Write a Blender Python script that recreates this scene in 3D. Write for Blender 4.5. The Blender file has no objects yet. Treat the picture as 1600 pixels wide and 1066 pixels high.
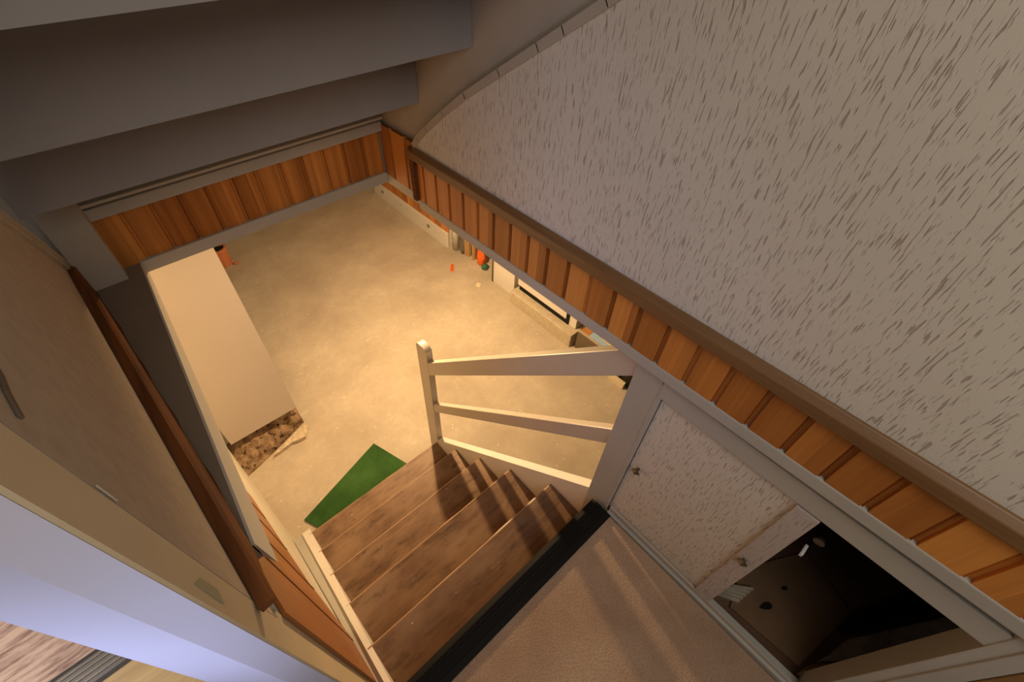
import bpy, bmesh, math, random
from mathutils import Vector, Matrix, noise
random.seed(7)
C = bpy.context.scene.collection
sc = bpy.context.scene

# ------------------------------------------------------------------ camera
cam = bpy.data.cameras.new('camera')
cam.sensor_width = 36.0
cam.lens = 688.64 / 1600 * 36
cam.shift_x = (800 - 732.29) / 1600
cam.shift_y = -(533 - 475.51) / 1600
cam.clip_start = 0.02
co = bpy.data.objects.new('camera', cam)
C.objects.link(co)
right = Vector((0.7771760848, -0.6289858353, -0.0193430138))
down = Vector((-0.4467996788, -0.5298994675, -0.7208166212))
fwd = Vector((0.4431335918, 0.5688438919, -0.6928558627))
m = Matrix((right, -down, -fwd)).transposed().to_4x4()
m.translation = Vector((0, 0, 2.675))
co.matrix_world = m
sc.camera = co

# ------------------------------------------------------------------ colour management, world
sc.view_settings.view_transform = 'Standard'
sc.view_settings.look = 'None'
sc.view_settings.gamma = 1
sc.view_settings.use_curve_mapping = False
sc.view_settings.exposure = 0.0
w = bpy.data.worlds.new('world')
sc.world = w
w.use_nodes = True
w.node_tree.nodes['Background'].inputs[0].default_value = (0.62, 0.62, 0.55, 1)
w.node_tree.nodes['Background'].inputs[1].default_value = 0.06


# ------------------------------------------------------------------ lights
def light(name, kind, loc, energy, color, size=0.1, target=None, sy=None):
    l = bpy.data.lights.new(name, kind)
    l.energy = energy
    l.color = color
    if kind == 'AREA':
        l.size = size
        if sy:
            l.shape = 'RECTANGLE'
            l.size_y = sy
    else:
        l.shadow_soft_size = size
    o = bpy.data.objects.new(name, l)
    C.objects.link(o)
    o.location = loc
    if target:
        o.rotation_euler = (Vector(target) - Vector(loc)).to_track_quat('-Z', 'Y').to_euler()
    return o


light('cellar_bulb', 'POINT', (1.03, 1.95, 1.612), 140, (1.0, 0.64, 0.31), 0.019)
light('landing_light', 'AREA', (-0.02, -0.72, 3.20), 10.2, (1.0, 0.885, 0.765), 0.9, (0.45, 0.0, 1.4))
light('doorway_daylight', 'AREA', (-0.55, -0.03, 2.20), 0.75, (0.56, 0.63, 1.0), 0.2, (-0.2, 0.25, 2.1)).data.spread = 1.5
light('side_room_fill', 'AREA', (-1.35, 0.9, 2.5), 5.0, (1.0, 0.93, 0.90), 0.5, (-0.9, 0.8, 1.2)).data.spread = 1.6  # added unseen area light that brightens the side room floor


# ------------------------------------------------------------------ materials
def mat(name, rough=0.6, spec=0.3):
    m = bpy.data.materials.new(name)
    m.use_nodes = True
    nt = m.node_tree
    b = nt.nodes['Principled BSDF']
    b.inputs['Roughness'].default_value = rough
    b.inputs['Specular IOR Level'].default_value = spec
    return m, nt, b


def N(nt, t, **kw):
    n = nt.nodes.new(t)
    for k, v in kw.items():
        if k in n.inputs:
            n.inputs[k].default_value = v
        else:
            setattr(n, k, v)
    return n


def coords(nt, scale=(1, 1, 1), rot=(0, 0, 0)):
    tc = N(nt, 'ShaderNodeTexCoord')
    mp = N(nt, 'ShaderNodeMapping')
    mp.inputs['Scale'].default_value = scale
    mp.inputs['Rotation'].default_value = rot
    nt.links.new(tc.outputs['Object'], mp.inputs['Vector'])
    return mp.outputs['Vector']


def ramp(nt, src, stops):
    r = N(nt, 'ShaderNodeValToRGB')
    e = r.color_ramp.elements
    while len(e) < len(stops):
        e.new(0.5)
    for i, (p, c) in enumerate(stops):
        e[i].position = p
        e[i].color = (c, c, c, 1) if isinstance(c, (int, float)) else (*c, 1)
    nt.links.new(src, r.inputs['Fac'])
    return r.outputs['Color']


def mix(nt, fac, a, b, mode='MIX'):
    n = N(nt, 'ShaderNodeMix', data_type='RGBA', blend_type=mode)
    for sock, v in ((n.inputs[0], fac), (n.inputs[6], a), (n.inputs[7], b)):
        if isinstance(v, (int, float)):
            sock.default_value = v
        elif isinstance(v, tuple):
            sock.default_value = (*v, 1)
        else:
            nt.links.new(v, sock)
    return n.outputs[2]


def bump(nt, b, h, strength=0.3, dist=0.002):
    n = N(nt, 'ShaderNodeBump')
    n.inputs['Strength'].default_value = strength
    n.inputs['Distance'].default_value = dist
    nt.links.new(h, n.inputs['Height'])
    nt.links.new(n.outputs[0], b.inputs['Normal'])


def noise_tex(nt, vec, scale, detail=4, rough=0.55):
    n = N(nt, 'ShaderNodeTexNoise')
    n.inputs['Scale'].default_value = scale
    n.inputs['Detail'].default_value = detail
    n.inputs['Roughness'].default_value = rough
    nt.links.new(vec, n.inputs['Vector'])
    return n.outputs['Fac']


def paint(name, col, var=0.12, rough=0.55, scale=6, spec=0.3, bs=0.15):
    m, nt, b = mat(name, rough, spec)
    v = coords(nt)
    n = noise_tex(nt, v, scale)
    d = tuple(c * (1 - var) for c in col)
    c1 = mix(nt, ramp(nt, n, [(0.35, 0.0), (0.65, 1.0)]), d, col)
    nt.links.new(c1, b.inputs['Base Color'])
    bump(nt, b, noise_tex(nt, v, 120, 3), bs, 0.001)
    return m


def flat(name, col, rough=0.6, spec=0.3, metal=0.0):
    return_m, nt, b = mat(name, rough, spec)
    b.inputs['Metallic'].default_value = metal
    v = coords(nt)
    c1 = mix(nt, noise_tex(nt, v, 35, 3), tuple(c * 0.85 for c in col), tuple(min(1, c * 1.1) for c in col))
    nt.links.new(c1, b.inputs['Base Color'])
    return return_m


def wood(name, dark, light_, axis='Z', scale=1.0, rough=0.4, tone=True, spec=0.4):
    """grain runs along axis; an optional per-board tone attribute shifts the colour"""
    m, nt, b = mat(name, rough, spec)
    s = {'X': (2.2, 60, 60), 'Y': (60, 2.2, 60), 'Z': (60, 60, 2.2)}[axis]
    v = coords(nt, tuple(k * scale for k in s))
    src = v
    if tone:
        at = N(nt, 'ShaderNodeAttribute', attribute_name='board_tone')
        add = N(nt, 'ShaderNodeVectorMath', operation='MULTIPLY_ADD')
        add.inputs[1].default_value = (9, 9, 9)
        nt.links.new(at.outputs['Color'], add.inputs[0])
        nt.links.new(v, add.inputs[2])
        src = add.outputs[0]
    fine = noise_tex(nt, src, 2.0, 5, 0.6)
    wv = N(nt, 'ShaderNodeTexWave')
    wv.inputs['Scale'].default_value = 0.16
    wv.inputs['Distortion'].default_value = 5
    wv.inputs['Detail'].default_value = 2
    wv.inputs['Detail Scale'].default_value = 0.6
    nt.links.new(src, wv.inputs['Vector'])
    g = mix(nt, 0.25, fine, wv.outputs['Fac'])
    c = mix(nt, ramp(nt, g, [(0.22, 0.0), (0.72, 1.0)]), dark, light_)
    if tone:
        c = mix(nt, 1.0, c, ramp(nt, at.outputs['Fac'], [(0.0, (0.68, 0.60, 0.52)), (1.0, (1.16, 1.15, 1.10))]), 'MULTIPLY')
    nt.links.new(c, b.inputs['Base Color'])
    bump(nt, b, fine, 0.12, 0.001)
    return m


def wallpaper(name, axis_up='Z', up=1.0, lo=(0.64, 0.60, 0.53), hi=(0.75, 0.71, 0.64)):
    """off white paper with short dashes that run down the wall"""
    m, nt, b = mat(name, 0.75, 0.15)
    if axis_up == 'Z':
        v = coords(nt, (225, 225, 22))
    else:
        v = coords(nt, (30, 30, 30))
    n1 = noise_tex(nt, v, 1.55, 1.6, 0.45)
    n2 = noise_tex(nt, coords(nt, (260, 260, 60)), 1.0, 2, 0.5)
    dash = ramp(nt, n1, [(0.61, 0.0), (0.67, 0.9)])
    speck = ramp(nt, n2, [(0.62, 0.0), (0.72, 0.3)])
    both = mix(nt, 1.0, dash, speck, 'LIGHTEN')
    big = noise_tex(nt, coords(nt, (1, 1, 1)), 3.0, 2)
    base = mix(nt, big, lo, hi)
    c = mix(nt, both, base, (0.43, 0.36, 0.31))
    nt.links.new(c, b.inputs['Base Color'])
    inv = N(nt, 'ShaderNodeInvert')
    nt.links.new(both, inv.inputs['Color'])
    bump(nt, b, inv.outputs[0], 0.5, 0.0025)
    return m


def concrete(name):
    m, nt, b = mat(name, 0.8, 0.2)
    v = coords(nt)
    a = noise_tex(nt, v, 2.2, 6, 0.65)
    f = noise_tex(nt, v, 28, 5, 0.7)
    c = mix(nt, ramp(nt, a, [(0.32, 0.0), (0.68, 1.0)]), (0.45, 0.385, 0.30), (0.66, 0.59, 0.475))
    c = mix(nt, ramp(nt, f, [(0.35, 0.35), (0.6, 0.0)]), c, (0.46, 0.39, 0.30))
    # paint specks and pale smears on the screed
    vo = N(nt, 'ShaderNodeTexVoronoi', feature='F1')
    vo.inputs['Scale'].default_value = 24
    nt.links.new(v, vo.inputs['Vector'])
    sp = ramp(nt, vo.outputs['Distance'], [(0.07, 0.8), (0.13, 0.0)])
    gate = ramp(nt, noise_tex(nt, v, 11, 3), [(0.54, 0.0), (0.60, 1.0)])
    sp = mix(nt, 1.0, sp, gate, 'MULTIPLY')
    c = mix(nt, sp, c, (0.92, 0.88, 0.80))
    sm = ramp(nt, noise_tex(nt, coords(nt, (1, 1.6, 1), (0, 0, 0.6)), 7, 6, 0.75), [(0.60, 0.0), (0.74, 0.55)])
    c = mix(nt, sm, c, (0.86, 0.80, 0.68))
    nt.links.new(c, b.inputs['Base Color'])
    bump(nt, b, f, 0.35, 0.004)
    return m


M = {}
M['shell'] = paint('bare_grey_cellar_wall', (0.20, 0.18, 0.15), 0.15, 0.9)
M['wallpaper'] = wallpaper('embossed_wallpaper')
M['batten_paper'] = wallpaper('papered_batten', lo=(0.52, 0.47, 0.45), hi=(0.58, 0.53, 0.51))
M['daylit'] = paint('daylight_tinted_gloss_paint', (0.60, 0.60, 0.70), 0.06, 0.45)  # bluish tint paints the cool daylight into the jamb colour
M['railpaint'] = paint('cream_gloss_paint', (0.60, 0.54, 0.45), 0.06, 0.4)
M['cream'] = paint('cream_paint', (0.66, 0.62, 0.53), 0.06)
M['ledge'] = paint('dull_brown_ledge_paint', (0.27, 0.22, 0.165), 0.12, 0.7)
M['jamb'] = paint('old_beige_jamb_paint', (0.66, 0.55, 0.38), 0.10, 0.6)
M['greybeige'] = paint('dull_beige_paint', (0.50, 0.45, 0.38), 0.10, 0.7)
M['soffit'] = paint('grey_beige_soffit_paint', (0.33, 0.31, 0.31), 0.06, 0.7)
M['trim'] = paint('grey_white_gloss_paint', (0.50, 0.49, 0.45), 0.08, 0.4)
M['white'] = paint('white_paint', (0.80, 0.77, 0.72), 0.04, 0.45)
M['whitewall'] = paint('white_plaster', (0.84, 0.78, 0.74), 0.03, 0.7, 2)
M['plain_paper'] = paint('stippled_beige_paper', (0.56, 0.48, 0.39), 0.12, 0.8, 45, 0.1, 0.5)
M['pine'] = wood('varnished_pine', (0.45, 0.165, 0.035), (0.66, 0.285, 0.066), 'Z')
M['pine_flat'] = wood('varnished_pine_board', (0.25, 0.088, 0.022), (0.38, 0.145, 0.040), 'Z', tone=False)
M['pine_y'] = wood('varnished_pine_rail', (0.17, 0.088, 0.036), (0.27, 0.145, 0.058), 'Y', tone=False)
M['redwood'] = wood('dark_red_wood', (0.10, 0.040, 0.016), (0.21, 0.080, 0.027), 'Y', tone=False, rough=0.7, spec=0.1)
M['concrete'] = concrete('cellar_screed')
M['black'] = flat('black_rubber', (0.007, 0.0065, 0.0065), 0.65, 0.2)
M['darkmetal'] = flat('bronze_metal', (0.16, 0.13, 0.09), 0.35, 0.6, 0.6)


def tread_mat():
    m, nt, b = mat('worn_brown_wood', 0.5, 0.35)
    v = coords(nt, (2.5, 30, 30))
    g = noise_tex(nt, v, 1.6, 6, 0.65)
    c = mix(nt, ramp(nt, g, [(0.3, 0.0), (0.7, 1.0)]), (0.105, 0.058, 0.032), (0.24, 0.14, 0.082))
    big = noise_tex(nt, coords(nt, (1.0, 1.6, 1)), 5, 5, 0.6)
    c = mix(nt, ramp(nt, big, [(0.38, 0.0), (0.66, 0.75)]), c, (0.32, 0.21, 0.13))
    c = mix(nt, ramp(nt, noise_tex(nt, coords(nt, (1.6, 5, 5)), 5, 5, 0.7), [(0.30, 0.75), (0.46, 0.0)]), c, (0.05, 0.028, 0.018))
    vo = N(nt, 'ShaderNodeTexVoronoi', feature='F1')
    vo.inputs['Scale'].default_value = 26
    nt.links.new(coords(nt), vo.inputs['Vector'])
    sp = mix(nt, 1.0, ramp(nt, vo.outputs['Distance'], [(0.04, 1.0), (0.08, 0.0)]),
             ramp(nt, noise_tex(nt, coords(nt), 9, 2), [(0.55, 0.0), (0.6, 1.0)]), 'MULTIPLY')
    c = mix(nt, sp, c, (0.7, 0.66, 0.55))
    nt.links.new(c, b.inputs['Base Color'])
    bump(nt, b, g, 0.2, 0.002)
    return m


def carpet_mat(name, a, b_, scale=60):
    m, nt, b = mat(name, 0.95, 0.05)
    v = coords(nt)
    big = noise_tex(nt, v, 4, 4, 0.6)
    f = noise_tex(nt, v, scale * 6, 3)
    c = mix(nt, ramp(nt, big, [(0.35, 0.0), (0.65, 1.0)]), a, b_)
    c = mix(nt, ramp(nt, f, [(0.4, 0.35), (0.6, 0.0)]), c, tuple(k * 0.55 for k in a))
    nt.links.new(c, b.inputs['Base Color'])
    bump(nt, b, f, 0.5, 0.003)
    return m


def rubble_mat():
    m, nt, b = mat('bare_rubble', 0.95, 0.1)
    v = coords(nt)
    a = noise_tex(nt, v, 18, 6, 0.7)
    c = mix(nt, ramp(nt, a, [(0.36, 0.0), (0.62, 1.0)]), (0.115, 0.065, 0.035), (0.42, 0.30, 0.19))
    sp = ramp(nt, noise_tex(nt, v, 34, 3), [(0.34, 1.0), (0.42, 0.0)])
    c = mix(nt, sp, c, (0.05, 0.03, 0.02))
    nt.links.new(c, b.inputs['Base Color'])
    bump(nt, b, a, 0.9, 0.02)
    return m


M['tread'] = tread_mat()
M['worn'] = wood('worn_tread_edge_highlight', (0.24, 0.14, 0.08), (0.46, 0.30, 0.18), 'X', tone=False)  # worn front edge, lightened to paint in the lit-edge highlight
M['carpet'] = carpet_mat('pinkish_brown_carpet', (0.42, 0.28, 0.19), (0.56, 0.40, 0.28), 40)
M['grass'] = carpet_mat('green_mat_pile', (0.030, 0.085, 0.022), (0.060, 0.15, 0.040), 40)
M['rubble'] = rubble_mat()
M['stone'] = paint('pale_broken_plaster', (0.72, 0.62, 0.46), 0.3, 0.95, 40, 0.1, 1.0)
M['terracotta'] = flat('terracotta', (0.55, 0.20, 0.09), 0.7)
M['matt_black'] = flat('plain_matt_black', (0.01, 0.009, 0.008), 0.9)  # plain black, also on the band that stands in for shadow
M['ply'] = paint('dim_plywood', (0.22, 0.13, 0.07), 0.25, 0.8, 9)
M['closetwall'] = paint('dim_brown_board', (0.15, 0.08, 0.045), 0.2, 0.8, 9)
M['cloth'] = paint('grey_cloth', (0.46, 0.40, 0.31), 0.3, 0.95, 20)
M['batten'] = paint('bare_batten', (0.30, 0.17, 0.065), 0.2, 0.7, 12)
M['threshold'] = flat('grey_anodised_strip', (0.10, 0.085, 0.08), 0.4, 0.5, 0.3)
M['orange'] = flat('orange_plastic', (0.85, 0.16, 0.03), 0.4)
M['green'] = flat('green_plastic', (0.05, 0.16, 0.09), 0.5)
M['greyd'] = flat('dark_grey_card', (0.17, 0.13, 0.09), 0.8)
M['blue'] = flat('pale_blue_paper', (0.42, 0.62, 0.90), 0.7)
M['card2'] = flat('grey_card_edge', (0.50, 0.44, 0.34), 0.8)
M['card'] = flat('tan_card', (0.55, 0.24, 0.08), 0.8)
M['paper'] = flat('cream_paper', (0.82, 0.72, 0.52), 0.8)
M['plinth'] = paint('sandy_stone', (0.62, 0.54, 0.40), 0.15, 0.8, 30, 0.2, 0.6)
M['greypvc'] = flat('grey_white_plastic', (0.62, 0.60, 0.52), 0.4)
M['batten_wood'] = wood('raw_softwood', (0.45, 0.27, 0.11), (0.65, 0.42, 0.2), 'Z', tone=False)
M['red'] = flat('red_cloth', (0.28, 0.006, 0.008), 0.9)
M['rubblegrey'] = flat('grey_brown_junk', (0.16, 0.13, 0.10), 0.9)


def streak_wood():
    m, nt, b = mat('pale_laminate_floor', 0.55, 0.3)
    v = coords(nt, (6, 45, 1))
    g = noise_tex(nt, v, 1.8, 5, 0.65)
    c = mix(nt, ramp(nt, g, [(0.38, 0.0), (0.58, 1.0)]), (0.24, 0.135, 0.10), (0.58, 0.40, 0.30))
    nt.links.new(c, b.inputs['Base Color'])
    return m


M['smear'] = paint('old_green_smear', (0.44, 0.44, 0.30), 0.2)
M['laminate'] = streak_wood()
M['oakfloor'] = wood('yellow_oak_floor', (0.36, 0.21, 0.07), (0.60, 0.40, 0.16), 'X', tone=False)


# ------------------------------------------------------------------ mesh helpers
def obj(name, bm, material, parent=None, smooth=False):
    bmesh.ops.recalc_face_normals(bm, faces=bm.faces)
    me = bpy.data.meshes.new(name)
    bm.to_mesh(me)
    bm.free()
    if smooth:
        for p in me.polygons:
            p.use_smooth = True
    o = bpy.data.objects.new(name, me)
    C.objects.link(o)
    for mm in (material if isinstance(material, list) else [material]):
        me.materials.append(mm)
    if parent:
        o.parent = parent
        o.matrix_parent_inverse = Matrix.Translation(parent.location).inverted()
    return o


def struct(name, bm, material, parent=None, smooth=False):
    o = obj(name, bm, material, parent, smooth)
    if parent is None:
        o['kind'] = 'structure'
    return o


def thing(name, label, cat, loc=(0, 0, 0), group=None):
    o = bpy.data.objects.new(name, None)
    o.empty_display_size = 0.05
    C.objects.link(o)
    o.location = loc
    o['label'] = label
    o['category'] = cat
    if group:
        o['group'] = group
    return o


def tag(o, label, cat, group=None):
    o['label'] = label
    o['category'] = cat
    if group:
        o['group'] = group
    return o


def add_box(bm, x0, x1, y0, y1, z0, z1, bev=0.0):
    vs = [bm.verts.new((x, y, z)) for x in (x0, x1) for y in (y0, y1) for z in (z0, z1)]
    fs = [bm.faces.new([vs[i] for i in f]) for f in
          ((0, 1, 3, 2), (4, 6, 7, 5), (0, 4, 5, 1), (2, 3, 7, 6), (0, 2, 6, 4), (1, 5, 7, 3))]
    if bev:
        es = list({e for f in fs for e in f.edges})
        bmesh.ops.bevel(bm, geom=es, offset=bev, segments=2, affect='EDGES', profile=0.6)
    return fs


def box(x0, x1, y0, y1, z0, z1, bev=0.0):
    bm = bmesh.new()
    add_box(bm, x0, x1, y0, y1, z0, z1, bev)
    return bm


def add_prism(bm, pts, vec, bev=0.0):
    """closed polygon pts (3D) extruded by vec"""
    a = [bm.verts.new(p) for p in pts]
    b = [bm.verts.new(Vector(p) + Vector(vec)) for p in pts]
    n = len(pts)
    fs = [bm.faces.new(a), bm.faces.new(list(reversed(b)))]
    for i in range(n):
        fs.append(bm.faces.new([a[i], b[i], b[(i + 1) % n], a[(i + 1) % n]]))
    if bev:
        es = list({e for f in fs for e in f.edges})
        bmesh.ops.bevel(bm, geom=es, offset=bev, segments=2, affect='EDGES', profile=0.6)


def prism(pts, vec, bev=0.0):
    bm = bmesh.new()
    add_prism(bm, pts, vec, bev)
    return bm


def beam(p0, p1, up, wid, hei, bev=0.003):
    """bar from p0 to p1; p0, p1 are on its middle line, wid across, hei along up"""
    p0, p1 = Vector(p0), Vector(p1)
    d = (p1 - p0).normalized()
    side = d.cross(Vector(up)).normalized()
    u = side.cross(d).normalized()
    q = [p0 + side * sx * wid / 2 + u * su * hei / 2 for sx, su in ((-1, -1), (1, -1), (1, 1), (-1, 1))]
    return prism(q, p1 - p0, bev)


def panelling(p0, p1, z0, z1, normal, pitch=0.0635, first=0.0, gap=0.004, depth=0.007, seed=1, split=0.5, th=0.012):
    """tongue and groove boards between plan points p0 and p1, grooves cut in relief, each board its own tone"""
    rnd = random.Random(seed)
    bm = bmesh.new()
    p0, p1 = Vector((*p0, 0)), Vector((*p1, 0))
    L = (p1 - p0).length
    d = (p1 - p0) / L
    n = Vector((*normal, 0)).normalized()
    s = first - pitch if first > 0 else 0
    prof = []   # (s, depth, tone) polyline
    while s < L:
        a, b = max(0, s), min(L, s + pitch)
        if b - a > 0.004:
            t = rnd.random()
            t2 = t if rnd.random() > split else min(1, max(0, t + rnd.choice((-0.55, 0.55))))
            k = a + (b - a) * rnd.uniform(0.35, 0.7)
            prof += [(a, -depth, t), (a + gap, -depth, t), (a + gap, 0, t), (k, 0, t), (k, 0, t2), (b - gap * 1.9, 0, t2),
                     (b - gap * 1.6, -depth * .6, t2), (b - gap * 1.1, -depth * .2, t2), (b - gap * .8, -depth, t2)]
        s += pitch
    prof.append((L, -depth, 0.3))
    rows = []
    tones = []
    for (ss, dd, t) in prof:
        q = p0 + d * ss + n * dd
        rows.append((bm.verts.new((q.x, q.y, z0)), bm.verts.new((q.x, q.y, z1))))
        tones.append(t)
    faces = []
    for i in range(len(rows) - 1):
        if abs(prof[i][0] - prof[i + 1][0]) < 1e-7 and prof[i][1] == prof[i + 1][1]:
            continue
        f = bm.faces.new((rows[i][0], rows[i + 1][0], rows[i + 1][1], rows[i][1]))
        faces.append((f, tones[i + 1] if prof[i][1] == 0 else tones[i]))
    # closed back
    b0 = [bm.verts.new((*(p0 - n * th).xy, z)) for z in (z0, z1)]
    b1 = [bm.verts.new((*(p1 - n * th).xy, z)) for z in (z0, z1)]
    bm.faces.new((b0[0], b0[1], b1[1], b1[0]))
    bmesh.ops.remove_doubles(bm, verts=bm.verts, dist=1e-6)
    me_t = [(f.calc_center_median().copy(), t) for f, t in faces]
    bm.faces.index_update()
    idx = {f.index: t for f, t in faces}
    return bm, idx


def panel_obj(name, material, args, structname=True, parent=None, **kw):
    bm, idx = panelling(*args, **kw)
    nfaces = len(bm.faces)
    me = bpy.data.meshes.new(name)
    bmesh.ops.recalc_face_normals(bm, faces=bm.faces)
    bm.to_mesh(me)
    bm.free()
    me.materials.append(material)
    at = me.attributes.new('board_tone', 'FLOAT_COLOR', 'FACE')
    for i in range(len(me.polygons)):
        t = idx.get(i, 0.4)
        at.data[i].color = (t, t, t, 1)
    o = bpy.data.objects.new(name, me)
    C.objects.link(o)
    if parent:
        o.parent = parent
    elif structname:
        o['kind'] = 'structure'
    return o


# ------------------------------------------------------------------ key levels
LZ = 1.267          # landing floor
R = LZ / 6          # rise of a step
G = 0.205           # going of a step
XR = 0.64           # face of the right wall
YF = 1.28           # face of the far side of the stair opening
EZ = 1.957          # upper edge of the trim round the opening
FZ = 1.926          # lower edge of that trim

# ------------------------------------------------------------------ cellar shell
struct('floor', box(-0.75, 2.4, -0.6, 5.3, -0.1, 0), M['concrete'])
struct('wall_right', box(2.10, 2.2, 2.975, 5.3, 0, 1.93), M['cream'])
struct('wall_right', box(2.30, 2.4, -0.6, 2.975, 0, 1.93), M['shell'])
struct('wall_right', box(2.10, 2.3, 2.955, 2.975, 0, 1.93), M['cream'])
struct('wall_far', box(-0.75, 2.4, 5.2, 5.3, 0, 1.93), M['shell'])
panel_obj('wall_right', M['pine'], ((2.085, 2.976), (2.085, 5.2), 0.17, 1.92, (-1, 0)), pitch=0.10, first=0.03, seed=5, split=0.2)
# skirting board with a row of small slots
bmb = box(2.062, 2.084, 2.972, 4.42, 0, 0.172, 0.002)
bs = struct('baseboard_right', bmb, M['white'])
bm = bmesh.new()
for y in (4.22, 4.20, 3.30, 3.28):
    add_box(bm, 2.0605, 2.063, y - 0.018, y + 0.018, 0.085, 0.12)
add_box(bm, 2.0605, 2.063, 3.80, 3.815, 0.10, 0.125)
struct('slot', bm, M['trim'], bs)

# the cellar ceiling round the opening
struct('ceiling', box(0.672, 2.4, -0.6, 5.3, FZ, 1.975), M['shell'])
struct('ceiling', box(-0.75, 0.672, 1.30, 5.3, FZ, 1.955), M['shell'])

# left wall beside the stair, running slightly askew
A = Vector((-0.124, 0.262, 0))
B = Vector((-0.264 - 0.129 * (2.03 - 1.356), 2.03, 0))
wd = (B - A).normalized()
wn = Vector((wd.y, -wd.x, 0))            # towards the stair
if wn.x < 0:
    wn = -wn


def Wp(y, z, off=0.0):
    t = (y - A.y) / (B.y - A.y)
    p = A + (B - A) * t + wn * off
    return (p.x, p.y, z)


struct('wall_left', prism([Wp(.288, 0), Wp(2.03, 0), Wp(2.03, 1.925), Wp(.288, 1.925)], tuple(-wn * 0.06)), M['cream'])
# pine boards on the upper part of it
bm = prism([Wp(.288, 1.0, .001), Wp(.42, 0.80, .001), Wp(.48, .918, .001), Wp(.618, 1.13, .001), Wp(1.04, 1.067, .001), Wp(1.04, 1.925, .001), Wp(.288, 1.925, .001)],
           tuple(wn * 0.006))
wp = struct('wall_left', bm, M['pine_flat'])
bm = bmesh.new()
for y0, y1 in ((0.455, 0.46), (0.60, 0.606), (0.76, 0.765), (0.90, 0.905)):
    add_prism(bm, [Wp(y0, 1.12 if y0 > .5 else 0.93, .007), Wp(y1, 1.12 if y0 > .5 else 0.93, .007), Wp(y1, 1.925, .007), Wp(y0, 1.925, .007)], tuple(wn * 0.0015))
struct('board_joint', bm, M['redwood'], wp)

# white plastered wall end standing in the cellar, its base broken away
struct('wall_left', box(-0.322, 0.101, 2.015, 2.20, 0.185, FZ), M['whitewall'])
struct('wall_left', box(-0.75, -0.322, 2.06, 2.20, 0, FZ), M['cream'])
bm = bmesh.new()
nx, ny = 44, 22
grid = []
for i in range(nx + 1):
    row = []
    for j in range(ny + 1):
        u, v = i / nx, j / ny
        x = -0.345 + 0.446 * u
        yfr = 1.872 + 0.143 * u ** 1.15          # front edge on the floor
        y = yfr + (2.19 - yfr) * v
        h = 0.0 if v < 0.001 else (0.02 + 0.165 * min(1, v * 1.15 / max(0.25, (2.02 - yfr) / 0.33 + .45))) * (1.0 if u < .93 else 1 - (u - .93) / .07 * .5)
        nn = noise.noise(Vector((x * 22, y * 22, 1.3))) * 0.022 + noise.noise(Vector((x * 60, y * 60, 7.3))) * 0.010
        z = max(0.0, min(0.186, h + (nn if v > 0 else 0)))
        row.append(bm.verts.new((x, y, z)))
    grid.append(row)
for i in range(nx):
    for j in range(ny):
        bm.faces.new((grid[i][j], grid[i + 1][j], grid[i + 1][j + 1], grid[i][j + 1]))
o = obj('rubble', bm, M['rubble'], None, True)
tag(o, 'bare brown crumbling rubble at the broken foot of the white wall', 'rubble')
o['kind'] = 'stuff'


def rock(name, c, r, material, seed=0, amp=0.35, sub=3):
    bm = bmesh.new()
    bmesh.ops.create_icosphere(bm, subdivisions=sub, radius=1)
    for v in bm.verts:
        k = 1 + amp * noise.noise(v.co * 1.6 + Vector((seed * 3.1, 0, 0))) + amp * .4 * noise.noise(v.co * 5 + Vector((0, seed, 0)))
        v.co = Vector((v.co.x * r[0] * k, v.co.y * r[1] * k, max(-0.75, v.co.z) * r[2] * k)) + Vector(c)
        v.co.z = max(0.001, v.co.z)
    return obj(name, bm, material, None, True)


bm = bmesh.new()
pts = [(-.150, 1.890), (-.115, 1.912), (-.06, 1.926), (-.02, 1.940), (.03, 1.957), (.075, 1.975), (.108, 1.985), (.108, 1.945), (.085, 1.915), (.060, 1.888), (.02, 1.892), (-.02, 1.905), (-.07, 1.895)]
add_prism(bm, [(x, y, 0.001) for x, y in pts], (0, 0, 0.028))
bmesh.ops.subdivide_edges(bm, edges=bm.edges, cuts=3, use_grid_fill=True)
bmesh.ops.triangulate(bm, faces=bm.faces)
for v in bm.verts:
    if v.co.z > 0.01:
        v.co.z += noise.noise(v.co * 40) * 0.012
        v.co.x += noise.noise(v.co * 31) * 0.006
o = obj('plaster_chunk', bm, M['stone'])
tag(o, 'pale broken plaster chunk lying in front of the rubble', 'plaster')

# ------------------------------------------------------------------ trim round the opening
struct('trim_1', prism([(XR - .002, -0.75, EZ), (XR - .002, -0.75, FZ), (XR - .002, 1.06, FZ), (XR - .002, 1.06, EZ)], (0.042, 0, 0), 0.003), M['trim'])
struct('trim_2', box(0.652, 0.69, 1.06, 1.275, FZ - .004, EZ, 0.002), M['trim'])
struct('trim_3', box(-0.107, 0.652, 1.272, 1.30, FZ, EZ + .005, 0.002), M['trim'])
# left ledge: dull top, cream edge
le = struct('trim_4', prism([(-0.109, 1.32, 1.957), (-0.1205, 0.391, 1.957), (-0.165, 0.391, 1.957), (-0.30, 1.32, 1.957)], (0, 0, -0.049)), M['ledge'])
fa = bmesh.new()
v_ = [fa.verts.new(p) for p in ((-0.107, 1.31, 1.958), (-0.118, 0.391, 1.958), (-0.107, 0.367, 1.908), (-0.107, 1.31, 1.908),
                                (-0.111, 1.31, 1.958), (-0.1225, 0.391, 1.958), (-0.1225, 0.391, 1.908), (-0.111, 1.31, 1.908))]
for f_ in ((0, 1, 2, 3), (4, 7, 6, 5), (0, 4, 5, 1), (1, 5, 6, 2), (2, 6, 7, 3), (3, 7, 4, 0)):
    fa.faces.new([v_[i] for i in f_])
struct('fascia', fa, M['cream'], le)

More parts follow.
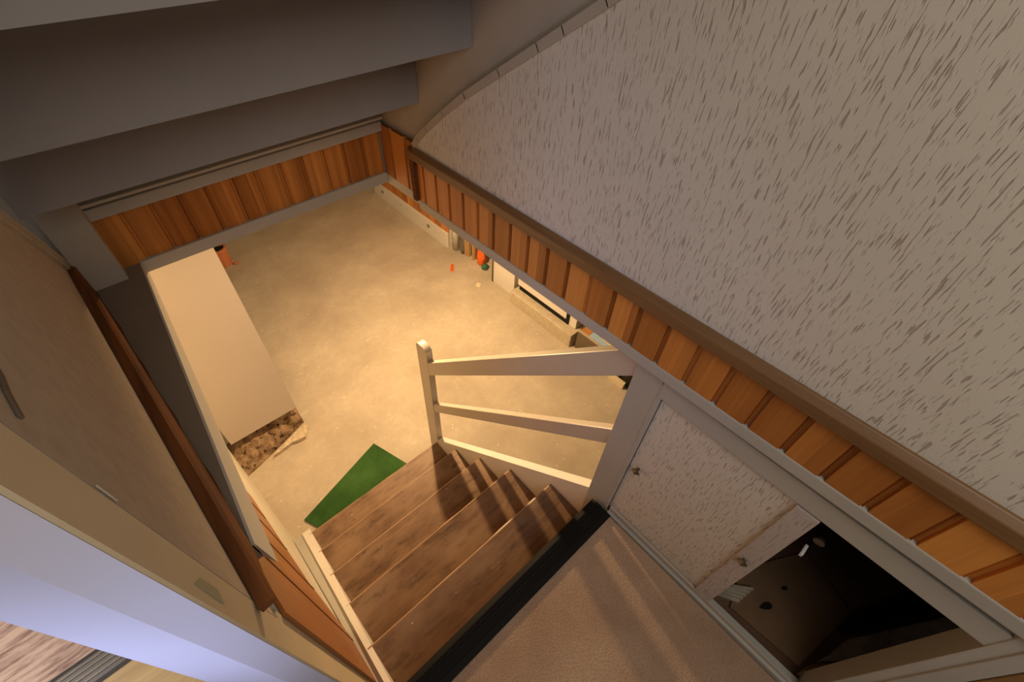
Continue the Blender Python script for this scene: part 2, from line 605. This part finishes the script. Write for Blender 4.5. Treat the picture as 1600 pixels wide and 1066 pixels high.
# ------------------------------------------------------------------ right wall above the cellar
panel_obj('wall_right', M['pine'], ((XR, 1.058), (XR, -0.75), EZ, 2.10, (-1, 0)), pitch=0.0625, first=0.038, seed=11, split=0.85)
panel_obj('wall_right', M['pine'], ((0.652, 1.275), (0.652, 1.072), EZ, 2.128, (-1, 0)), pitch=0.085, first=0.06, seed=3)
struct('trim_5', box(XR - 0.014, XR + 0.01, 1.052, 1.072, EZ, 2.128, 0.003), M['redwood'])
# pine cap rail over the boards
capo = struct('trim_6', prism([(XR - .016, 1.072, 2.118), (XR - .016, 1.072, 2.094), (XR + .004, 1.072, 2.090), (XR + .012, 1.072, 2.126), (XR - .006, 1.072, 2.130)],
                              (0, -1.85, -0.030), 0.002), M['pine_y'])
# papered slab with its raking edge
slab = [(1.060, 2.10), (-1.3, 2.06), (-1.3, 3.60), (-0.95, 3.50), (0.471, 2.546), (0.547, 2.498), (0.601, 2.464), (0.70, 2.402), (0.812, 2.331), (0.90, 2.267), (0.98, 2.205), (1.03, 2.163), (1.055, 2.135)]
struct('wall_right', prism([(XR, y, z) for y, z in slab], (0.018, 0, 0)), M['wallpaper'])
# slim bead that follows the raking edge
edge = slab[3:]
bm = bmesh.new()
for (ya, za), (yb, zb) in zip(edge, edge[1:]):
    d = Vector((0, yb - ya, zb - za)).normalized()
    nrm = Vector((0, -d.z, d.y))
    if nrm.z < 0:
        nrm = -nrm
    a0, b0 = Vector((XR - .006, ya, za)) - d * .002, Vector((XR - .006, yb, zb)) + d * .002
    add_prism(bm, [a0 - nrm * .010, b0 - nrm * .010, b0 + nrm * .007, a0 + nrm * .007], (0.028, 0, 0), 0.001)
struct('trim_7', bm, M['greybeige'])
# painted wall behind the slab and beyond
struct('wall_right', box(0.666, 0.72, -1.3, 1.40, 1.96, 3.6), M['greybeige'])

# ------------------------------------------------------------------ far side of the opening
panel_obj('wall_far', M['pine'], ((-0.22, YF), (0.652, YF), EZ, 2.108, (0, -1)), pitch=0.0672, first=0.0, seed=21, split=0.35)
struct('trim_8', box(-0.165, 0.655, YF - .016, YF + .01, 2.106, 2.136, 0.003), M['trim'])
struct('wall_far', box(-0.40, 0.70, YF + .012, YF + .06, 1.957, 2.30), M['greybeige'])
struct('trim_12', box(-0.165, 0.655, 1.248, 1.2785, 2.148, 2.156, 0.002), M['cream'])  # added lip, its lighter cream stands in for the lit band here
# boxed underside of the upper flight, stepping up towards the viewer
prof = [(1.282, 2.145), (1.282, 2.16), (1.282, 2.60)]
steps = [(1.050, 2.246), (0.818, 2.420), (0.581, 2.592), (0.345, 2.770)]
bm = bmesh.new()
poly = [(YF - .001, 2.148)]
yy = YF - .001
zz = 2.148
for (y, z) in steps:
    poly.append((yy, z))
    poly.append((y, z))
    yy = y
poly.append((0.345, 2.95))
poly.append((0.12, 2.95))
poly.append((0.12, 3.5))
poly.append((YF + .05, 3.5))
poly.append((YF + .05, 2.148))
add_prism(bm, [(-0.21, y, z) for y, z in poly], (0.875, 0, 0))
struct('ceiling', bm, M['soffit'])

# corner post standing on the left ledge
po = struct('trim_9', box(-0.226, -0.146, 1.219, 1.262, 1.958, 2.45, 0.002), M['greybeige'])
struct('wall_far', box(-0.36, -0.20, 1.262, 1.292, 1.957, 3.3), M['greybeige'])

# ------------------------------------------------------------------ upper left wall, its skirting and end bead
P1 = Vector((-0.1291, 0.2826, 0))
P2 = Vector((-0.2351, 1.20, 0))


def Lp(y, z, off=0.0):
    t = (y - P1.y) / (P2.y - P1.y)
    p = P1 + (P2 - P1) * t
    n = Vector((P2.y - P1.y, P1.x - P2.x, 0)).normalized()
    p = p + n * off
    return (p.x, p.y, z)


ln = Vector((P2.y - P1.y, P1.x - P2.x, 0)).normalized()
edge = [(1.275, 1.992), (1.170, 2.085), (1.055, 2.184), (0.896, 2.316), (0.2826, 2.82), (0.2826, 3.4)]
wl = struct('wall_left', prism([Lp(.2826, 1.958), Lp(1.275, 1.958)] + [Lp(y, z) for y, z in edge], tuple(-ln * 0.05)), M['plain_paper'])
bm = bmesh.new()
for (ya, za), (yb, zb) in zip(edge[:-1], edge[1:-1]):
    d = (Vector(Lp(yb, zb)) - Vector(Lp(ya, za))).normalized()
    nz = d.cross(ln).normalized()
    if nz.z < 0:
        nz = -nz
    a0, b0 = Vector(Lp(ya, za, -.045)), Vector(Lp(yb, zb, -.045))
    add_prism(bm, [a0 - nz * .008, b0 - nz * .008, b0 + nz * .010, a0 + nz * .010], tuple(ln * 0.053), 0.002)
    add_prism(bm, [a0 - nz * .001, b0 - nz * .001, b0 + nz * .005, a0 + nz * .005], tuple(ln * 0.058), 0.001)
struct('trim_10', bm, M['greybeige'])
# dark red skirting standing on the ledge, lower edge cut unevenly
bm = bmesh.new()
lo, hi = [], []
n_ = 60
for i in range(n_ + 1):
    y = 0.268 + (1.29 - 0.268) * i / n_
    wv = 0.0016 * math.sin(y * 38) + 0.0016 * noise.noise(Vector((y * 16, 0, 0)))
    lo.append((y, wv))
prev = None
for i, (y, wv) in enumerate(lo):
    zlo = 1.9575 + max(0.0, (0.45 - y)) * 0.38
    tw = 0.0205 + (0.0 if y < 1.1 else -0.03 * (y - 1.1))
    ring = [bm.verts.new(Lp(y, z, o_)) for z, o_ in ((zlo, 0.001), (zlo, tw + wv), (zlo + .006, tw), (2.036, tw), (2.042, tw - .004), (2.042, 0.001))]
    if prev:
        for k in range(6):
            bm.faces.new((prev[k], prev[(k + 1) % 6], ring[(k + 1) % 6], ring[k]))
    else:
        bm.faces.new(ring)
    prev = ring
bm.faces.new(list(reversed(prev)))
struct('baseboard_left', bm, M['redwood'])
# loose paper lifting from the wall beside the corner
bm = bmesh.new()
add_prism(bm, [Lp(.284, 2.362, .0005), Lp(.306, 2.310, .0005), Lp(.2835, 2.335, .0005)], tuple(ln * 0.0015))
struct('torn_paper', bm, M['plain_paper'], wl)
bm = bmesh.new()
cr = [(.352, 2.445), (.342, 2.44), (.322, 2.438), (.302, 2.431)]
for (ya, za), (yb, zb) in zip(cr, cr[1:]):
    add_prism(bm, [Lp(ya, za, .0005), Lp(yb, zb, .0005), Lp(yb, zb + .004, .0005), Lp(ya, za + .004, .0005)], tuple(ln * 0.002))
struct('crack', bm, M['greyd'], wl)

# door jamb at the near left: casing face, reveal and rounded outer face
jm = struct('trim_11', prism([(-0.1288, 0.2805, 1.95), (-0.1320, 0.238, 1.95), (-0.1345, 0.236, 1.95), (-0.175, 0.28, 1.95)], (0, 0, 1.5)), M['jamb'])
struct('trim_11', prism([(-0.1270, 0.2905, 0.9), (-0.1320, 0.238, 0.9), (-0.1345, 0.236, 0.9), (-0.175, 0.28, 0.9)], (0, 0, 1.05)), M['jamb'])
struct('gap', prism([(-0.1300, 0.2830, 1.96), (-0.1289, 0.2803, 1.96), (-0.1300, 0.2800, 1.96)], (0, 0, 1.4)), M['matt_black'], jm)
struct('paint_smear', prism([(-0.1308, 0.249, 2.15), (-0.1300, 0.262, 2.16), (-0.1300, 0.262, 2.20), (-0.1306, 0.252, 2.215)], (0.0006, 0, 0)), M['smear'], jm)
struct('wall_left', prism([(-0.1345, 0.2355, 0.9), (-0.162, 0.2325, 0.9), (-0.219, 0.2665, 0.9), (-0.232, 0.30, 0.9), (-0.232, 0.36, 0.9), (-0.19, 0.30, 0.9)], (0, 0, 2.6)), M['daylit'])

# ------------------------------------------------------------------ landing
struct('floor', box(-0.12, 0.64, -1.2, 0.165, LZ - .05, LZ), M['carpet'])
nose = thing('stair_nosing', 'black rubber edging strip along the top of the stairs', 'stair nosing', (0.27, 0.19, LZ))
obj('strip', prism([(-0.125, 0.150, LZ - .004), (-0.125, 0.150, LZ + .004), (-0.125, 0.166, LZ + .007), (-0.125, 0.205, LZ + .007), (-0.125, 0.219, LZ + .001), (-0.125, 0.219, LZ - .04), (-0.125, 0.205, LZ - .04), (-0.125, 0.205, LZ - .004)], (0.768, 0, 0)), M['black'], nose)
bm = bmesh.new()
for y in (0.172, 0.178, 0.184, 0.195, 0.201):
    add_box(bm, -0.12, 0.640, y, y + .0025, LZ + .0065, LZ + .0085)
obj('rib', bm, M['black'], nose)
# floor of the room through the doorway on the left
struct('floor', box(-2.2, -0.30, 0.772, 2.6, LZ - .05, LZ), M['laminate'])
struct('floor', box(-2.2, -0.25, -1.2, 0.700, LZ - .05, LZ), M['oakfloor'])
tr = thing('threshold_strip', 'grey ribbed metal threshold strip between two wood floors', 'threshold strip', (-0.7, 0.735, LZ))
obj('strip', prism([(-1.6, 0.694, LZ + .001), (-1.6, 0.703, LZ + .006), (-1.6, 0.766, LZ + .006), (-1.6, 0.778, LZ + .001)], (1.25, 0, 0)), M['threshold'], tr)
bm = bmesh.new()
for y in (0.714, 0.728, 0.742, 0.756):
    add_box(bm, -1.6, -0.36, y, y + .005, LZ + .0055, LZ + .0085)
obj('rib', bm, M['darkmetal'], tr)

# ------------------------------------------------------------------ staircase
st = thing('staircase', 'steep worn brown wooden stairs with white strings and two-rail railing', 'staircase', (0.27, 0.8, 0))
nos = [0.389, 0.594, 0.799, 1.004, 1.209]


def lx(y):
    return -0.089 - (y - 0.258) * 0.0672


def tread_bm(y1, z, y0):
    xl = lx(y1) - 0.012
    bm = bmesh.new()
    nn = 24
    # board with a slightly rounded, chipped front edge
    cols = []
    for i in range(nn + 1):
        x = xl + (0.664 - xl) * i / nn
        c = 0.0025 * noise.noise(Vector((x * 14, z * 9, 0))) - 0.0012 * (noise.noise(Vector((x * 60, z, 3))) > .25)
        ringp = [(y0 - .0, z - .028), (y0, z), (y1 - .006, z), (y1 - .001 + c, z - .004), (y1 + c, z - .014), (y1 - .003 + c, z - .026), (y1 - .010, z - .028)]
        cols.append([bm.verts.new((x, a, b)) for a, b in ringp])
    for a, b in zip(cols, cols[1:]):
        for k in range(7):
            f = bm.faces.new((a[k], a[(k + 1) % 7], b[(k + 1) % 7], b[k]))
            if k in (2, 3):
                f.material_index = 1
    bm.faces.new(cols[0])
    bm.faces.new(list(reversed(cols[-1])))
    return bm


for k, y1 in enumerate(nos):
    z = LZ - R * (k + 1)
    y0 = (nos[k - 1] if k else 0.218) - 0.040
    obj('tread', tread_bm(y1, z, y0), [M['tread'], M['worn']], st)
for k in range(6):
    ztop = LZ - R * k - (0.028 if k else 0.045)
    zb = LZ - R * (k + 1)
    yb = (nos[k - 1] if k else 0.218) - 0.026
    obj('riser', box(lx(yb) - .012, 0.664, yb - .014, yb, max(0.001, zb), ztop), M['tread'], st)


def strz(y):
    return 1.250 - 1.07 * (y - 0.262)


ye = 1.19
obj('right_string', prism([(0.665, 0.185, strz(.185)), (0.665, ye, strz(ye)), (0.665, ye, 0.002), (0.665, ye - .07, 0.002), (0.665, 0.165, strz(.185) - .33)], (0.034, 0, 0), 0.002), M['white'], st)
ys, ye2 = 0.235, 1.262


def lsz(y):
    return 1.45 - 1.03 * y


bm = bmesh.new()
pr = [(ys, lsz(ys)), (ye2, lsz(ye2)), (ye2, 0.002), (ye2 - .12, .002), (ys, lsz(ys) - .30)]
va = [bm.verts.new((lx(y) + .001, y, z)) for y, z in pr]
wid = lambda y: 0.012 + 0.031 * (y - ys) / (ye2 - ys)
vb = [bm.verts.new((lx(y) - wid(y), y, z)) for y, z in pr]
bm.faces.new(va)
bm.faces.new(list(reversed(vb)))
for i in range(5):
    bm.faces.new((va[i], vb[i], vb[(i + 1) % 5], va[(i + 1) % 5]))
obj('left_string', bm, M['white'], st)
# lower side board between string and wall
bm = bmesh.new()
pr = [(ys, lsz(ys) - .020), (ye2 + .01, lsz(ye2) - .02), (ye2 + .01, 0.002), (ys, lsz(ys) - .32)]
va = [bm.verts.new((lx(y) - wid(y) - .001, y, z)) for y, z in pr]
vb = [bm.verts.new((-.264 - .129 * (y - 1.356) + .002, y, z - .004)) for y, z in pr]
bm.faces.new(va)
bm.faces.new(list(reversed(vb)))
for i in range(4):
    bm.faces.new((va[i], vb[i], vb[(i + 1) % 4], va[(i + 1) % 4]))
obj('filler_board', bm, M['trim'], st)

# balustrade
bal = st
arc = [(1.235 + 0.043 * math.cos(t * math.pi / 10), 1.055 + 0.026 * math.sin(t * math.pi / 10)) for t in range(11)]
pbm = prism([(0.664, 1.278, 0.001)] + [(0.664, y, z) for y, z in arc] + [(0.664, 1.192, 0.001)], (0.035, 0, 0))
obj('newel_post', pbm, M['railpaint'], bal)


def rail(z0_, slope, h, y0, y1, x0, x1):
    pts = [(x0, y0, z0_ - slope * (y0 - 0.3)), (x0, y1, z0_ - slope * (y1 - 0.3)), (x0, y1, z0_ - slope * (y1 - 0.3) + h), (x0, y0, z0_ - slope * (y0 - 0.3) + h)]
    return prism(pts, (x1 - x0, 0, 0), 0.004)


obj('handrail', rail(1.800, 1.02, 0.098, 0.245, 1.192, 0.664, 0.696), M['railpaint'], bal)
obj('mid_rail', rail(1.488, 1.045, 0.075, 0.245, 1.192, 0.667, 0.693), M['railpaint'], bal)
tp = obj('newel_post', box(0.655, 0.70, 0.182, 0.247, 1.10, FZ, 0.002), M['trim'], bal)

# ------------------------------------------------------------------ cupboard in the right wall of the landing
cf = thing('cupboard', 'low built-in cupboard with half open white papered sliding door and dark brown inside', 'cupboard', (0.66, -0.1, LZ))
XF = 0.656
obj('side_jamb', box(XF - .002, XF + .03, 0.172, 0.1835, LZ, 1.90, 0.001), M['trim'], cf)
obj('head_rail', prism([(XF - .004, 0.18, 1.860), (XF - .004, 0.18, 1.912), (XF - .004, -0.412, 1.899), (XF - .004, -0.412, 1.847)], (0.03, 0, 0), 0.002), M['trim'], cf)
obj('head_groove', prism([(XF + .002, 0.18, 1.912), (XF + .002, 0.18, 1.926), (XF + .002, -0.412, 1.926), (XF + .002, -0.412, 1.902)], (0.03, 0, 0), 0), M['greybeige'], cf)
obj('near_jamb', box(XF - .0065, XF + .05, -0.407, -0.374, LZ - .02, 1.93, 0.002), M['trim'], cf)
obj('near_jamb', box(XF - .010, XF + .002, -0.411, -0.390, LZ - .02, 1.925, 0.002), M['trim'], cf)
obj('sill_rail', prism([(XF - .012, 0.165, LZ - .01), (XF - .012, -0.40, LZ - .01), (XF - .012, -0.40, LZ + .018), (XF - .012, 0.165, LZ + .004)], (0.034, 0, 0), 0.002), M['trim'], cf)
bm = bmesh.new()
add_box(bm, XF - .004, XF + .004, -0.39, 0.165, LZ + .014, LZ + .026)
obj('sill_track', bm, M['greybeige'], cf)
dr = obj('sliding_door', box(XF + .006, XF + .020, -0.152, 0.170, LZ + .016, 1.872), M['wallpaper'], cf)
obj('edge_batten', box(XF - .003, XF + .0062, -0.152, -0.113, LZ + .018, 1.8455, 0.001), M['batten_paper'], dr)


def knob(loc):
    bm = bmesh.new()
    # small square pyramid knob on a round neck
    r = 0.011
    x, y, z = loc
    bmesh.ops.create_cone(bm, cap_ends=True, segments=12, radius1=.004, radius2=.004, depth=.012,
                          matrix=Matrix.Translation((x - .006, y, z)) @ Matrix.Rotation(math.pi / 2, 4, 'Y'))
    base = [bm.verts.new((x - .012, y + a * r, z + b * r)) for a, b in ((1, 0), (0, 1), (-1, 0), (0, -1))]
    mid = [bm.verts.new((x - .015, y + a * r, z + b * r)) for a, b in ((1, 0), (0, 1), (-1, 0), (0, -1))]
    tip = bm.verts.new((x - .024, y, z))
    bm.faces.new(base)
    for i in range(4):
        bm.faces.new((base[i], mid[i], mid[(i + 1) % 4], base[(i + 1) % 4]))
        bm.faces.new((mid[i], tip, mid[(i + 1) % 4]))
    return bm


obj('knob', knob((XF + .006, 0.147, 1.562)), M['darkmetal'], dr)
obj('knob', knob((XF + .001, -0.128, 1.582)), M['darkmetal'], dr)

# inside of the cupboard
ci = cf
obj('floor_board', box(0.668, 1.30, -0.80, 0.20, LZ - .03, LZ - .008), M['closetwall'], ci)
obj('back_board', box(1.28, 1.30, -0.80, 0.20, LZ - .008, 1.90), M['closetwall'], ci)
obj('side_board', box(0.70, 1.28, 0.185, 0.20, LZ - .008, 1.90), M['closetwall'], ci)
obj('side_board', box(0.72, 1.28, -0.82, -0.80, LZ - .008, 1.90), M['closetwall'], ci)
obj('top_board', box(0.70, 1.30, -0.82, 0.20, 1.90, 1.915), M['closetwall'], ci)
Q = LZ - .006
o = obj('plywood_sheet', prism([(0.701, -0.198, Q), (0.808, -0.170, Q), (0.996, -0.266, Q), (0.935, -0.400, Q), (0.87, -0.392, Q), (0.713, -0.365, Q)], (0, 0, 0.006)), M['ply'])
tag(o, 'dim brown plywood sheet with two dark holes lying in the cupboard', 'board')
bm = bmesh.new()
for cx_, cy_, rx, ry, a in ((0.775, -0.256, .018, .008, -.5), (0.855, -0.268, .009, .005, -.5)):
    ring = []
    for k in range(14):
        t = k / 14 * 2 * math.pi
        u, v = rx * math.cos(t), ry * math.sin(t) * (1 + .4 * math.cos(t))
        ring.append((cx_ + u * math.cos(a) - v * math.sin(a), cy_ + u * math.sin(a) + v * math.cos(a), Q + .006))
    add_prism(bm, ring, (0, 0, 0.0012))
    obj('hole', bm, M['matt_black'], o)
    bm = bmesh.new()
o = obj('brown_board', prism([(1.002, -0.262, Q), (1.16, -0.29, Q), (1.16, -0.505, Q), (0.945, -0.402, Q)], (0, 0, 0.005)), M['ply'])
tag(o, 'dim brown board behind the plywood sheet in the cupboard', 'board')
o = obj('shadow_band', prism([(0.945, -0.410, Q), (0.862, -0.394, Q), (0.865, -0.412, Q), (1.17, -0.575, Q), (1.19, -0.535, Q)], (0, 0, 0.03), 0.006), M['matt_black'])  # black slab painted in for the shadowed gap
tag(o, 'black band standing in for the shadowed gap along the back of the cupboard', 'pipe')
bm = bmesh.new()
for i in range(0, 1):
    add_prism(bm, [(0.860, -0.418, Q), (0.80, -0.405, Q), (0.755, -0.390, Q), (0.80, -0.425, Q), (0.95, -0.540, Q), (1.06, -0.625, Q), (1.165, -0.590, Q)], (0, 0, 0.014), 0.004)
o = obj('grey_cloth', bm, M['cloth'])
tag(o, 'grey brown cloth folded beside the black band in the cupboard', 'cloth')
o = obj('wood_batten', prism([(0.690, -0.366, Q), (0.735, -0.380, Q), (1.02, -0.60, Q), (0.98, -0.66, Q), (0.69, -0.385, Q)], (0, 0, 0.022), 0.002), M['batten'])
tag(o, 'bare wood batten along the near side of the cupboard', 'batten')
bm = bmesh.new()
for k in range(5):
    add_prism(bm, [(0.692 + k * .012, -0.150 - k * .006, Q + .001 + k * .003), (0.700 + k * .012, -0.150 - k * .006, Q + .001 + k * .003), (0.735 + k * .012, -0.205 - k * .002, Q + .001 + k * .003), (0.727 + k * .012, -0.207 - k * .002, Q + .001 + k * .003)], (0, 0, .010))
o = obj('paper_bundle', bm, M['cloth'])
tag(o, 'small greyish white bundle at the foot of the sliding door inside cupboard', 'papers')
hk = obj('hook', box(0.678, 0.706, -0.184, -0.178, 1.690, 1.700, 0.002), M['white'], ci)
bmh = bmesh.new()
bmesh.ops.create_cone(bmh, cap_ends=True, segments=14, radius1=.010, radius2=.008, depth=.008, matrix=Matrix.Translation((0.72, -0.190, 1.715)) @ Matrix.Rotation(math.pi / 2, 4, 'Y'))
obj('hook_plate', bmh, M['darkmetal'], ci)
# red cloth and wood strip past the near jamb
o = obj('wood_strip', box(0.645, 0.70, -0.432, -0.412, LZ, 1.93, 0.002), M['batten'])
tag(o, 'thin brown wood strip right beside the near cupboard jamb', 'wood strip')
bm = bmesh.new()
for k in range(9):
    y = -0.436 - k * 0.03
    add_prism(bm, [(0.660, y, 1.30), (0.672 - .010 * (k % 2), y - .015, 1.30), (0.660, y - .03, 1.30), (0.70, y - .03, 1.30), (0.70, y, 1.30)], (0, 0, 0.60))
o = obj('red_cloth', bm, M['red'])
tag(o, 'red cloth hanging at the lower right corner beside the cupboard', 'cloth')

# ------------------------------------------------------------------ things on the cellar floor
bm = prism([(-0.170, 1.398, 0.001), (-0.120, 1.30, 0.001), (-0.10, 1.25, 0.001), (0.508, 1.238, 0.001), (0.392, 1.563, 0.001)], (0, 0, 0.010), 0.003)
o = obj('green_mat', bm, M['grass'])
tag(o, 'green artificial grass mat lying at the foot of the stairs', 'mat')

pt = thing('flue_pot', 'ribbed terracotta pot with dark round opening behind white wall', 'pot', (0.235, 4.18, 0))
bm = bmesh.new()
n_ = 28
rr = [(0.060, 0.0), (0.066, 0.01), (0.068, 0.15), (0.074, 0.17), (0.074, 0.20), (0.058, 0.20), (0.055, 0.03)]
rings = []
for r_, z in rr:
    rings.append([bm.verts.new((0.235 + (r_ * (1 + (.04 if k % 2 else 0))) * math.cos(k / n_ * 2 * math.pi), 4.18 + (r_ * (1 + (.04 if k % 2 else 0))) * math.sin(k / n_ * 2 * math.pi), z)) for k in range(n_)])
for a, b in zip(rings, rings[1:]):
    for k in range(n_):
        bm.faces.new((a[k], a[(k + 1) % n_], b[(k + 1) % n_], b[k]))
obj('body', bm, M['terracotta'], pt)
bm = bmesh.new()
bmesh.ops.create_cone(bm, cap_ends=True, segments=24, radius1=.056, radius2=.056, depth=.15, matrix=Matrix.Translation((0.235, 4.18, 0.11)))
obj('dark_inside', bm, M['matt_black'], pt)
bm = bmesh.new()
bmesh.ops.create_uvsphere(bm, u_segments=14, v_segments=8, radius=.018, matrix=Matrix.Translation((0.325, 4.11, 0.016)) @ Matrix.Diagonal((1.5, 1, .8, 1)))
o = obj('clay_shard', bm, M['terracotta'], None, True)
tag(o, 'small terracotta shard on the floor beside the ribbed pot', 'shard')

# objects along the right wall, past the end of the skirting
bm = bmesh.new()
bmesh.ops.create_cone(bm, cap_ends=True, segments=20, radius1=.038, radius2=.038, depth=0.46, matrix=Matrix.Translation((2.125, 2.905, 0.231)))
o = obj('drain_pipe', bm, M['greypvc'], None, True)
tag(o, 'pale grey upright plastic pipe at the end of the skirting board', 'pipe')
o = rock('junk_heap', (2.15, 2.815, 0.11), (0.05, 0.05, 0.12), M['rubblegrey'], 3, .5)
tag(o, 'dark grey heap of odds and ends beside the upright pipe', 'junk')
o = obj('wood_lath', box(2.125, 2.143, 2.745, 2.770, 0.001, 0.30, 0.001), M['batten_wood'])
tag(o, 'upright pale wood lath next to the dark heap', 'lath')
fr = thing('wooden_stand', 'small arched wooden stand between the lath and the orange bag', 'stand', (2.14, 2.69, 0))
arch = [(2.64, 0), (2.64, .17), (2.665, .22), (2.70, .22), (2.735, .17), (2.735, 0), (2.715, 0), (2.715, .145), (2.70, .18), (2.672, .18), (2.660, .145), (2.660, 0)]
bm = bmesh.new()
add_prism(bm, [(2.13, y, max(.001, z)) for y, z in arch], (0.03, 0, 0))
obj('arch', bm, M['batten_wood'], fr)
obj('back', box(2.17, 2.18, 2.63, 2.745, .001, .25), M['rubblegrey'], fr)
o = rock('orange_bag', (2.165, 2.555, 0.10), (0.04, 0.055, 0.14), M['orange'], 5, .5)
tag(o, 'crumpled orange plastic bag leaning by the white cabinet', 'bag')
o = rock('green_bottle', (2.13, 2.47, 0.028), (0.035, 0.03, 0.035), M['green'], 8, .3)
tag(o, 'small dark green object lying below the orange bag', 'bottle')
cb = thing('white_cabinet', 'plain white cabinet standing on the floor left of the stove', 'cabinet', (2.15, 2.15, 0))
obj('body', box(2.075, 2.29, 2.015, 2.285, 0.001, 0.82, 0.003), M['white'], cb)
obj('side_edge', box(2.068, 2.075, 2.285, 2.300, 0.001, 0.82, 0.001), M['darkmetal'], cb)
hp = obj('stone_plinth', box(2.008, 2.29, 1.305, 1.990, 0.001, 0.125, 0.006), M['plinth'])
tag(hp, 'sandy stone plinth under the white stove', 'plinth')
sv = thing('stove', 'white enamel stove with black gap round its front door on stone plinth', 'stove', (2.17, 1.66, 0.125))
obj('body', box(2.090, 2.29, 1.335, 1.970, 0.126, 0.95, 0.004), M['white'], sv)
obj('door_gap', box(2.078, 2.090, 1.405, 1.955, 0.132, 0.85, 0.001), M['matt_black'], sv)
obj('door', box(2.070, 2.0785, 1.425, 1.965, 0.185, 0.84, 0.003), M['white'], sv)
cx = thing('open_box', 'open dark grey box of papers on the floor by the stove', 'box', (2.11, 1.08, 0))
bm = bmesh.new()
add_box(bm, 2.035, 2.045, 0.86, 1.270, 0.001, 0.200)
add_box(bm, 2.19, 2.20, 0.86, 1.270, 0.001, 0.200)
add_box(bm, 2.045, 2.19, 0.86, 0.87, 0.001, 0.200)
add_box(bm, 2.045, 2.19, 1.260, 1.270, 0.001, 0.200)
add_box(bm, 2.045, 2.19, 0.87, 1.260, 0.001, 0.012)
obj('side', bm, M['greyd'], cx)
bm = bmesh.new()
add_box(bm, 2.032, 2.050, 0.857, 1.273, 0.199, 0.207)
obj('rim', bm, M['card2'], cx)
o = obj('cardboard_sheet', box(2.052, 2.188, 1.185, 1.258, 0.013, 0.204), M['card'])
tag(o, 'orange brown cardboard sheet in the open box, nearest the stove', 'cardboard')
o = obj('blue_paper', prism([(2.052, 1.183, .013), (2.052, 0.96, .013), (2.075, 0.96, .013), (2.10, 1.12, .013), (2.16, 1.183, .013)], (0, 0, .192)), M['blue'])
tag(o, 'pale blue paper standing in the open dark box', 'paper')
o = obj('cream_paper', prism([(2.165, 1.183, .013), (2.104, 1.118, .013), (2.079, .96, .013), (2.188, .96, .013), (2.188, 1.183, .013)], (0, 0, .195)), M['paper'])
tag(o, 'cream paper sheets standing in the open dark box', 'paper')
o = rock('stone_block', (1.975, 1.205, 0.03), (0.04, 0.05, 0.045), M['stone'], 2, .35)
tag(o, 'pale stone chunk on the floor between the plinth and the open box', 'stone')
o = rock('dark_lump', (2.06, 0.765, 0.05), (0.035, 0.045, 0.07), M['matt_black'], 4, .5)
tag(o, 'black lump on the floor just behind the top railing post', 'lump')
o = obj('wood_offcut', box(2.0, 2.03, 0.79, 0.92, .001, .05, .002), M['paper'])
tag(o, 'short pale wood offcut lying beside the black lump', 'offcut')

# scraps and crumbs lying about on the screed
o = obj('orange_scrap', prism([(1.86, 2.66, .001), (1.93, 2.74, .001), (1.95, 2.72, .001), (1.89, 2.64, .001)], (0, 0, .004)), M['orange'])
tag(o, 'small orange scrap lying on the cellar floor below the skirting end', 'scrap')
o = obj('yellow_scrap', prism([(1.905, 2.34, .001), (1.955, 2.37, .001), (1.965, 2.33, .001), (1.92, 2.30, .001)], (0, 0, .004)), M['paper'])
tag(o, 'small yellow scrap lying on the cellar floor near the white cabinet', 'scrap')
rnd = random.Random(5)
cbm = bmesh.new()
bmesh.ops.create_icosphere(cbm, subdivisions=1, radius=0.006)
for v in cbm.verts:
    v.co.x *= 1.5
    v.co.z = v.co.z * 0.6 + 0.004
crumb = obj('plaster_crumb', cbm, M['white'])
tag(crumb, 'tiny white plaster crumb lying on the beige cellar floor', 'crumb', 'plaster crumbs on the cellar floor')
spots = [(rnd.uniform(0.35, 1.95), rnd.uniform(1.5, 4.3)) for _ in range(30)]
for i, (x, y) in enumerate(spots):
    c_ = crumb if i == 0 else crumb.copy()
    if i:
        C.objects.link(c_)
    k = rnd.uniform(0.4, 1.2)
    c_.location = (x, y, 0)
    c_.scale = (k * rnd.uniform(.8, 1.6), k, k)
    c_.rotation_euler = (0, 0, rnd.uniform(0, 3))

# the cellar lamp, with an unseen disc added to block light going up
lp = thing('pendant_lamp', 'hanging cellar lamp with added unseen disc blocking upward light', 'lamp', (1.03, 1.95, 1.60))
bm = bmesh.new()
bmesh.ops.create_cone(bm, cap_ends=True, segments=32, radius1=.12, radius2=.02, depth=.020, matrix=Matrix.Translation((1.03, 1.95, 1.643)))
obj('light_blocker', bm, M['white'], lp)
bm = bmesh.new()
bmesh.ops.create_cone(bm, cap_ends=True, segments=12, radius1=.004, radius2=.004, depth=.272, matrix=Matrix.Translation((1.03, 1.95, 1.789)))
obj('cord', bm, M['black'], lp)
